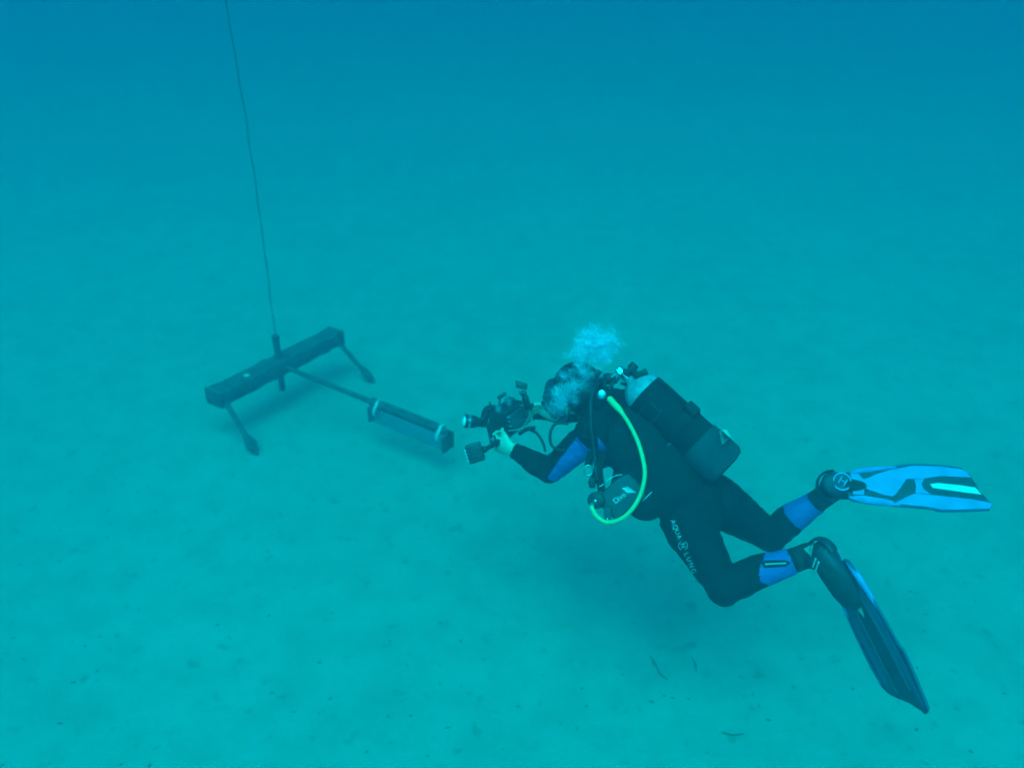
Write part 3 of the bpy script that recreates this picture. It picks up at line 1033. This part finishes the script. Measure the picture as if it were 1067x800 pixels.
def plate(name, pts, z0, z1, m, parent, bev=0.0018):
    bm = bmesh.new()
    cx = sum(p[0] for p in pts) / len(pts)
    vs0 = [bm.verts.new(Vector((p[0], p[1], 0))) for p in pts]
    bm.faces.new(vs0)
    r = bmesh.ops.triangulate(bm, faces=bm.faces[:])
    for _ in range(2):
        bmesh.ops.subdivide_edges(bm, edges=[e for e in bm.edges if e.calc_length() > 45], cuts=1)
        bmesh.ops.triangulate(bm, faces=bm.faces[:])
    g = bmesh.ops.extrude_face_region(bm, geom=bm.faces[:])
    up = {v for v in g['geom'] if isinstance(v, bmesh.types.BMVert)}
    for v in bm.verts:
        v.co = fv(v.co.x, v.co.y, z1 if v in up else z0)
    return obj(name, bm, m, parent, smooth=False)

def rim(name, pts, r, z, m, parent):
    bm = bmesh.new()
    loft(bm, smooth_path([fv(x, y, z) for x, y in pts], 4), r, ref=Vector((0, 0, 1)), n=8)
    return obj(name, bm, m, parent)

def circle(x, y, r, n=28):
    return [(x + r * math.cos(i * 2 * math.pi / n), y + r * math.sin(i * 2 * math.pi / n)) for i in range(n)]

def build_fin(label):
    root = bpy.data.objects.new("swim_fin", None)
    root.empty_display_size = 0.1
    COL.objects.link(root)
    tag(root, label, "swim fin", "pair of fins on the diver's feet")
    ROOTLOC[root] = Vector((0, 0, 0))
    outline = [(215, 150), (300, 128), (440, 106), (560, 90), (700, 86), (820, 95), (846, 112), (866, 140), (905, 212), (945, 256), (960, 266), (963, 276), (957, 292), (940, 303), (700, 322), (640, 312), (450, 306), (250, 292), (215, 270)]
    blade = plate("blade", outline, -0.006, 0.0, M_FIND, root)
    up = [(232, 140), (262, 140), (300, 180), (360, 150), (440, 120), (560, 92), (700, 89), (818, 98), (842, 114), (858, 138), (700, 140), (600, 160), (520, 165), (430, 152), (330, 188), (330, 205), (446, 240), (455, 222), (462, 250), (440, 262), (400, 258), (300, 226), (296, 262), (240, 262)]
    plate("upper_plate", up, 0.0002, 0.004, M_FIN, blade)
    low = [(560, 240), (700, 246), (860, 254), (948, 266), (960, 270), (947, 297), (700, 319), (640, 309), (450, 300), (470, 288), (520, 258)]
    plate("lower_plate", low, 0.0002, 0.004, M_FIN, blade)
    mid = [(560, 165), (612, 160), (596, 190), (606, 215), (640, 240), (562, 238), (568, 200)]
    plate("bridge_plate", mid, 0.0002, 0.0042, M_FIN, blade)
    plate("side_plate", [(240, 268), (300, 266), (430, 282), (450, 292), (440, 300), (260, 286)], 0.0002, 0.004, M_FIN, blade)
    for pts in ([(330, 150), (560, 112), (830, 120), (850, 150), (600, 172), (400, 172)], [(330, 282), (560, 300), (930, 292), (925, 275), (640, 262), (400, 250)]):
        plate("under_plate", pts, -0.0090, -0.0062, M_UNDER, blade)
    plate("vent", [(425, 182), (490, 205), (428, 226)], -0.0080, -0.0061, M_BOOTG, blade)
    win = [(640, 186), (680, 178), (790, 182), (878, 190), (908, 226), (800, 218), (690, 209), (655, 206)]
    plate("pale_window", win, 0.0002, 0.0034, M_FINW, blade)
    rim("rail_tip", [(228, 148), (300, 130), (400, 114), (470, 104)], [0.006, 0.008, 0.010, 0.012, 0.013, 0.013, 0.012, 0.011, 0.010, 0.009, 0.008, 0.007, 0.006], -0.001, M_FIN, blade)
    rim("rail_tip", [(222, 278), (300, 292), (400, 302), (480, 306)], [0.006, 0.008, 0.010, 0.012, 0.013, 0.013, 0.012, 0.011, 0.010, 0.009, 0.008, 0.007, 0.006], -0.001, M_FIN, blade)
    rim("side_rail", [(215, 150), (300, 128), (440, 106), (560, 90), (700, 86), (815, 95)], 0.006, -0.002, M_UNDER, blade)
    rim("side_rail", [(215, 272), (250, 294), (450, 308), (640, 314), (700, 324), (945, 301)], 0.006, -0.002, M_UNDER, blade)
    for y in (168, 255):
        rim("rib", [(330, y), (450, y + (212 - y) * 0.1), (620, y), (800, y), (850, y)], 0.0065, -0.010, M_FIND, blade)
    # foot pocket on the far side of the blade, open at the heel
    bm = bmesh.new()
    loft(bm, [fv(125, 210, -.035), fv(170, 210, -.04), fv(230, 210, -.038), fv(300, 210, -.030), fv(380, 210, -.020), fv(440, 210, -.008)],
         [(.050, .046), (.055, .048), (.056, .044), (.055, .034), (.046, .020), (.030, .006)], ref=Vector((0, 1, 0)), n=22)
    pocket = obj("foot_pocket", bm, M_FIND, root)
    for k in range(2):
        bm = bmesh.new()
        loft(bm, [fv(150 + k * 20, 225 + k * 6, -.087), fv(182 + k * 20, 172 + k * 6, -.0855)], [(.004, .003)] * 2, ref=Vector((1, 0, 0)), n=8)
        obj("pocket_stripe", bm, M_TIE, pocket)
    # heel strap with its round buckle
    bm = bmesh.new()
    ring = [fv(150, 212, -.038) + Vector((-0.062 * math.cos(a), 0.062 * math.sin(a), 0)) for a in [math.radians(-95 + i * 190 / 16) for i in range(17)]]
    loft(bm, ring, [(0.019, 0.005)] * 17, ref=Vector((0, 0, 1)), n=8)
    strap = obj("heel_strap", bm, M_FIND, root)
    bm = bmesh.new()
    tubepts = smooth_path([fv(125, 262, -.06), fv(135, 285, -.04), fv(190, 275, -.03), fv(260, 268, -.03)], 5)
    loft(bm, tubepts, [(0.008, 0.003)] * len(tubepts), ref=Vector((0, 0, 1)), n=8)
    obj("strap_tail", bm, M_FIND, strap)
    bm = bmesh.new()
    ball(bm, fv(150, 205, -.012), (.052, .050, .020), u=20, v=12)
    heelcap = obj("heel_cap", bm, M_FIND, root)
    badge = plate("badge", circle(185, 197, 50), -0.001, 0.0072, M_FIND, heelcap)
    bm = bmesh.new()
    prev = first = None
    n = 40
    for i in range(n + 1):
        a = i * 2 * math.pi / n
        cur = [bm.verts.new(fv(185 + r * math.cos(a), 197 + r * math.sin(a), z)) for r, z in ((49, .0072), (49, .0090), (41, .0090), (41, .0072))]
        if prev:
            for q in range(4):
                bm.faces.new((prev[q], cur[q], cur[(q + 1) % 4], prev[(q + 1) % 4]))
        prev = cur
    bmesh.ops.remove_doubles(bm, verts=bm.verts[:], dist=1e-5)
    obj("badge_ring", bm, M_FIN, heelcap, smooth=False)
    bm = bmesh.new()
    xd = Vector((0.85, -0.52, 0)).normalized()
    yd = Vector((0.52, 0.85, 0)).normalized()
    glyph(bm, "H", fv(187, 197, .0088), xd, yd, 0.050)
    obj("badge_letter", bm, M_FIN, heelcap, smooth=False)
    return root

def copy_tree(o, parent=None):
    c = o.copy()
    COL.objects.link(c)
    if parent is not None: c.parent = parent
    for ch in o.children:
        copy_tree(ch, c)
    return c

def place(root, heel, a, n):
    s = n.cross(a).normalized()
    M = Matrix((a, s, n)).transposed().to_4x4()
    M.translation = heel
    root.matrix_world = M

fin1 = build_fin("bright blue swim fin with pale window seen flat on, pointing right")
fin2 = copy_tree(fin1)
fin2['label'] = "swim fin seen from its dark underside, hanging tip down at lower right"
place(fin1, f1_heel, FA1, FN1)
place(fin2, f2_heel, FA2, FN2)

# ------------------------------------------------------------------ breath bubbles
def ico(sub):
    bm = bmesh.new()
    bmesh.ops.create_icosphere(bm, subdivisions=sub, radius=1)
    v = [x.co.copy() for x in bm.verts]
    bm.verts.index_update()
    f = [[q.index for q in x.verts] for x in bm.faces]
    bm.free()
    return v, f

def many(name, mats4, sub=1):
    tv, tf = ico(sub)
    vv, ff = [], []
    for M in mats4:
        b = len(vv)
        vv += [M @ v for v in tv]
        ff += [[b + i for i in f] for f in tf]
    me = bpy.data.meshes.new(name)
    me.from_pydata(vv, [], ff)
    return me

def build_bubbles():
    random.seed(21)
    base = sc_ + HF * 0.01
    Ms = []
    def add(p, r):
        Ms.append(Matrix.Translation(p) @ Matrix.Rotation(random.uniform(0, 6), 4, 'X') @ Matrix.Diagonal((r, r * random.uniform(.8, 1), r * random.uniform(.5, .9), 1)))
    lobes = [(P(617, 354, 3.80), .072, .055, .055, 5200), (P(633, 358, 3.84), .050, .05, .058, 2400), (P(606, 366, 3.78), .045, .04, .040, 1500), (P(627, 372, 3.80), .055, .05, .030, 1300), (P(596, 372, 3.78), .030, .03, .040, 160)]
    def inball():
        return Vector((random.gauss(0, 1), random.gauss(0, 1), random.gauss(0, 1))).normalized() * random.random() ** 0.5
    for c, a, b_, e, n in lobes:
        for k in range(n // 62):                  # wisps: bubbles travel in curling strings
            v = inball()
            q = c + Vector((v.x * a, v.y * b_, v.z * e))
            step = Vector((random.gauss(0, 1), random.gauss(0, .6), random.gauss(0, .6))).normalized() * random.uniform(.0005, .0012)
            turn = Matrix.Rotation(random.uniform(-.05, .05), 3, 'Y')
            spread = random.uniform(.005, .013)
            for i in range(55):
                q = q + step
                step = turn @ step
                add(q + Vector((random.gauss(0, spread), random.gauss(0, spread), random.gauss(0, spread))), random.choice((.0010, .0014, .0018, .0024, .0032)))
        for i in range(n // 3):
            v = inball() * (1 + 0.3 * random.random())
            add(c + Vector((v.x * a, v.y * b_, v.z * e)), random.choice((.0008, .001, .0014, .0018, .0024)))
    for i in range(34):
        v = Vector((random.gauss(0, 1), random.gauss(0, 1), random.gauss(0, 1))).normalized() * random.random() ** .5
        add(P(621, 359, 3.80) + Vector((v.x * .08, v.y * .06, v.z * .075)), random.uniform(.008, .016))
    sp = smooth_path([base, P(583, 424, 3.74), P(591, 407, 3.68), P(600, 390, 3.69), P(612, 372, 3.76)], 20)
    for k in range(92):                           # breath leaving the regulator in clumps
        t = random.random()
        c = sp[int(t * (len(sp) - 1))]
        w = 0.012 + 0.030 * min(1, t * 1.6)
        c = c + Vector((random.gauss(0, w), random.gauss(0, w * .4), random.gauss(0, w * .7)))
        d_ = random.uniform(.007, .018)
        for i in range(int(60 + 5200 * d_)):
            add(c + Vector((random.gauss(0, d_), random.gauss(0, d_), random.gauss(0, d_ * .8))), random.choice((.0008, .0010, .0012, .0016, .0024)))
    me = many("air_bubbles", Ms)
    m = bpy.data.materials.new("air_bubble_skin")
    m.use_nodes = True
    nt = m.node_tree
    nt.nodes.remove(nt.nodes['Principled BSDF'])
    tr = nt.nodes.new('ShaderNodeBsdfTransparent')
    gl = nt.nodes.new('ShaderNodeBsdfGlossy')
    gl.inputs['Roughness'].default_value = 0.45
    df = nt.nodes.new('ShaderNodeBsdfDiffuse')
    df.inputs['Color'].default_value = (0.6, 0.75, 0.95, 1)
    m1 = nt.nodes.new('ShaderNodeMixShader')
    m1.inputs[0].default_value = 0.8
    nt.links.new(gl.outputs[0], m1.inputs[1])
    nt.links.new(df.outputs[0], m1.inputs[2])
    lw = nt.nodes.new('ShaderNodeLayerWeight')
    lw.inputs['Blend'].default_value = 0.35
    mr = nt.nodes.new('ShaderNodeMapRange')
    mr.inputs['To Min'].default_value = 0.10
    mr.inputs['To Max'].default_value = 0.55
    nt.links.new(lw.outputs['Facing'], mr.inputs['Value'])
    m2 = nt.nodes.new('ShaderNodeMixShader')
    nt.links.new(mr.outputs[0], m2.inputs[0])
    nt.links.new(tr.outputs[0], m2.inputs[1])
    nt.links.new(m1.outputs[0], m2.inputs[2])
    nt.links.new(m2.outputs[0], nt.nodes['Material Output'].inputs['Surface'])
    o = obj_me("air_bubbles", me, m)
    return tag(o, "pale cloud of breath bubbles rising over the diver's head", "bubbles", None, "stuff")

build_bubbles()

# ------------------------------------------------------------------ bits lying on the sand
def strand(px, label):
    pts = []
    for x, y in px:
        g = PZ(x, y, 0.0)
        g.z = seabed_height(g.x, g.y) + 0.006
        pts.append(g)
    bm = bmesh.new()
    pp = smooth_path(pts, 6)
    loft(bm, pp, [(0.0035 * (0.5 + math.sin(math.pi * (i + .5) / len(pp)) * .8), 0.003) for i in range(len(pp))], ref=Vector((1, 0, 0)), n=8)
    o = obj("weed_strand", bm, M_WEED)
    tag(o, label, "weed", "dead weed on the sand")
strand([(677, 686), (682, 692), (687, 703), (695, 710)], "longer dark weed strand lying on the sand below the diver's bent knee")
strand([(720, 688), (724, 695), (725, 703)], "short dark weed strand lying on the sand, right of the longer one")
strand([(752, 765), (762, 768), (774, 767)], "dark weed scrap lying crosswise on the sand near the bottom edge")

def build_debris():
    random.seed(8)
    Ms = []
    for i in range(700):
        y = random.uniform(1.9, 9)
        x = random.uniform(-1, 1) * (0.7 + y * 0.62)
        z = seabed_height(x, y)
        l, w = random.choice(((.006, .004), (.010, .006), (.014, .004), (.010, .008)))
        l *= random.uniform(.6, 1.5)
        Ms.append(Matrix.Translation((x, y, z + 0.001)) @ Matrix.Rotation(random.uniform(0, 6.28), 4, 'Z') @ Matrix.Diagonal((l, w, 0.003, 1)))
    o = obj_me("seabed_litter", many("seabed_litter", Ms), mat("dark_litter", (0.17, 0.165, 0.145), 0.9, 0.1, vary=0.5, scale=8))
    tag(o, "scattered dark shell and weed scraps on the sand", "litter", None, "stuff")
build_debris()
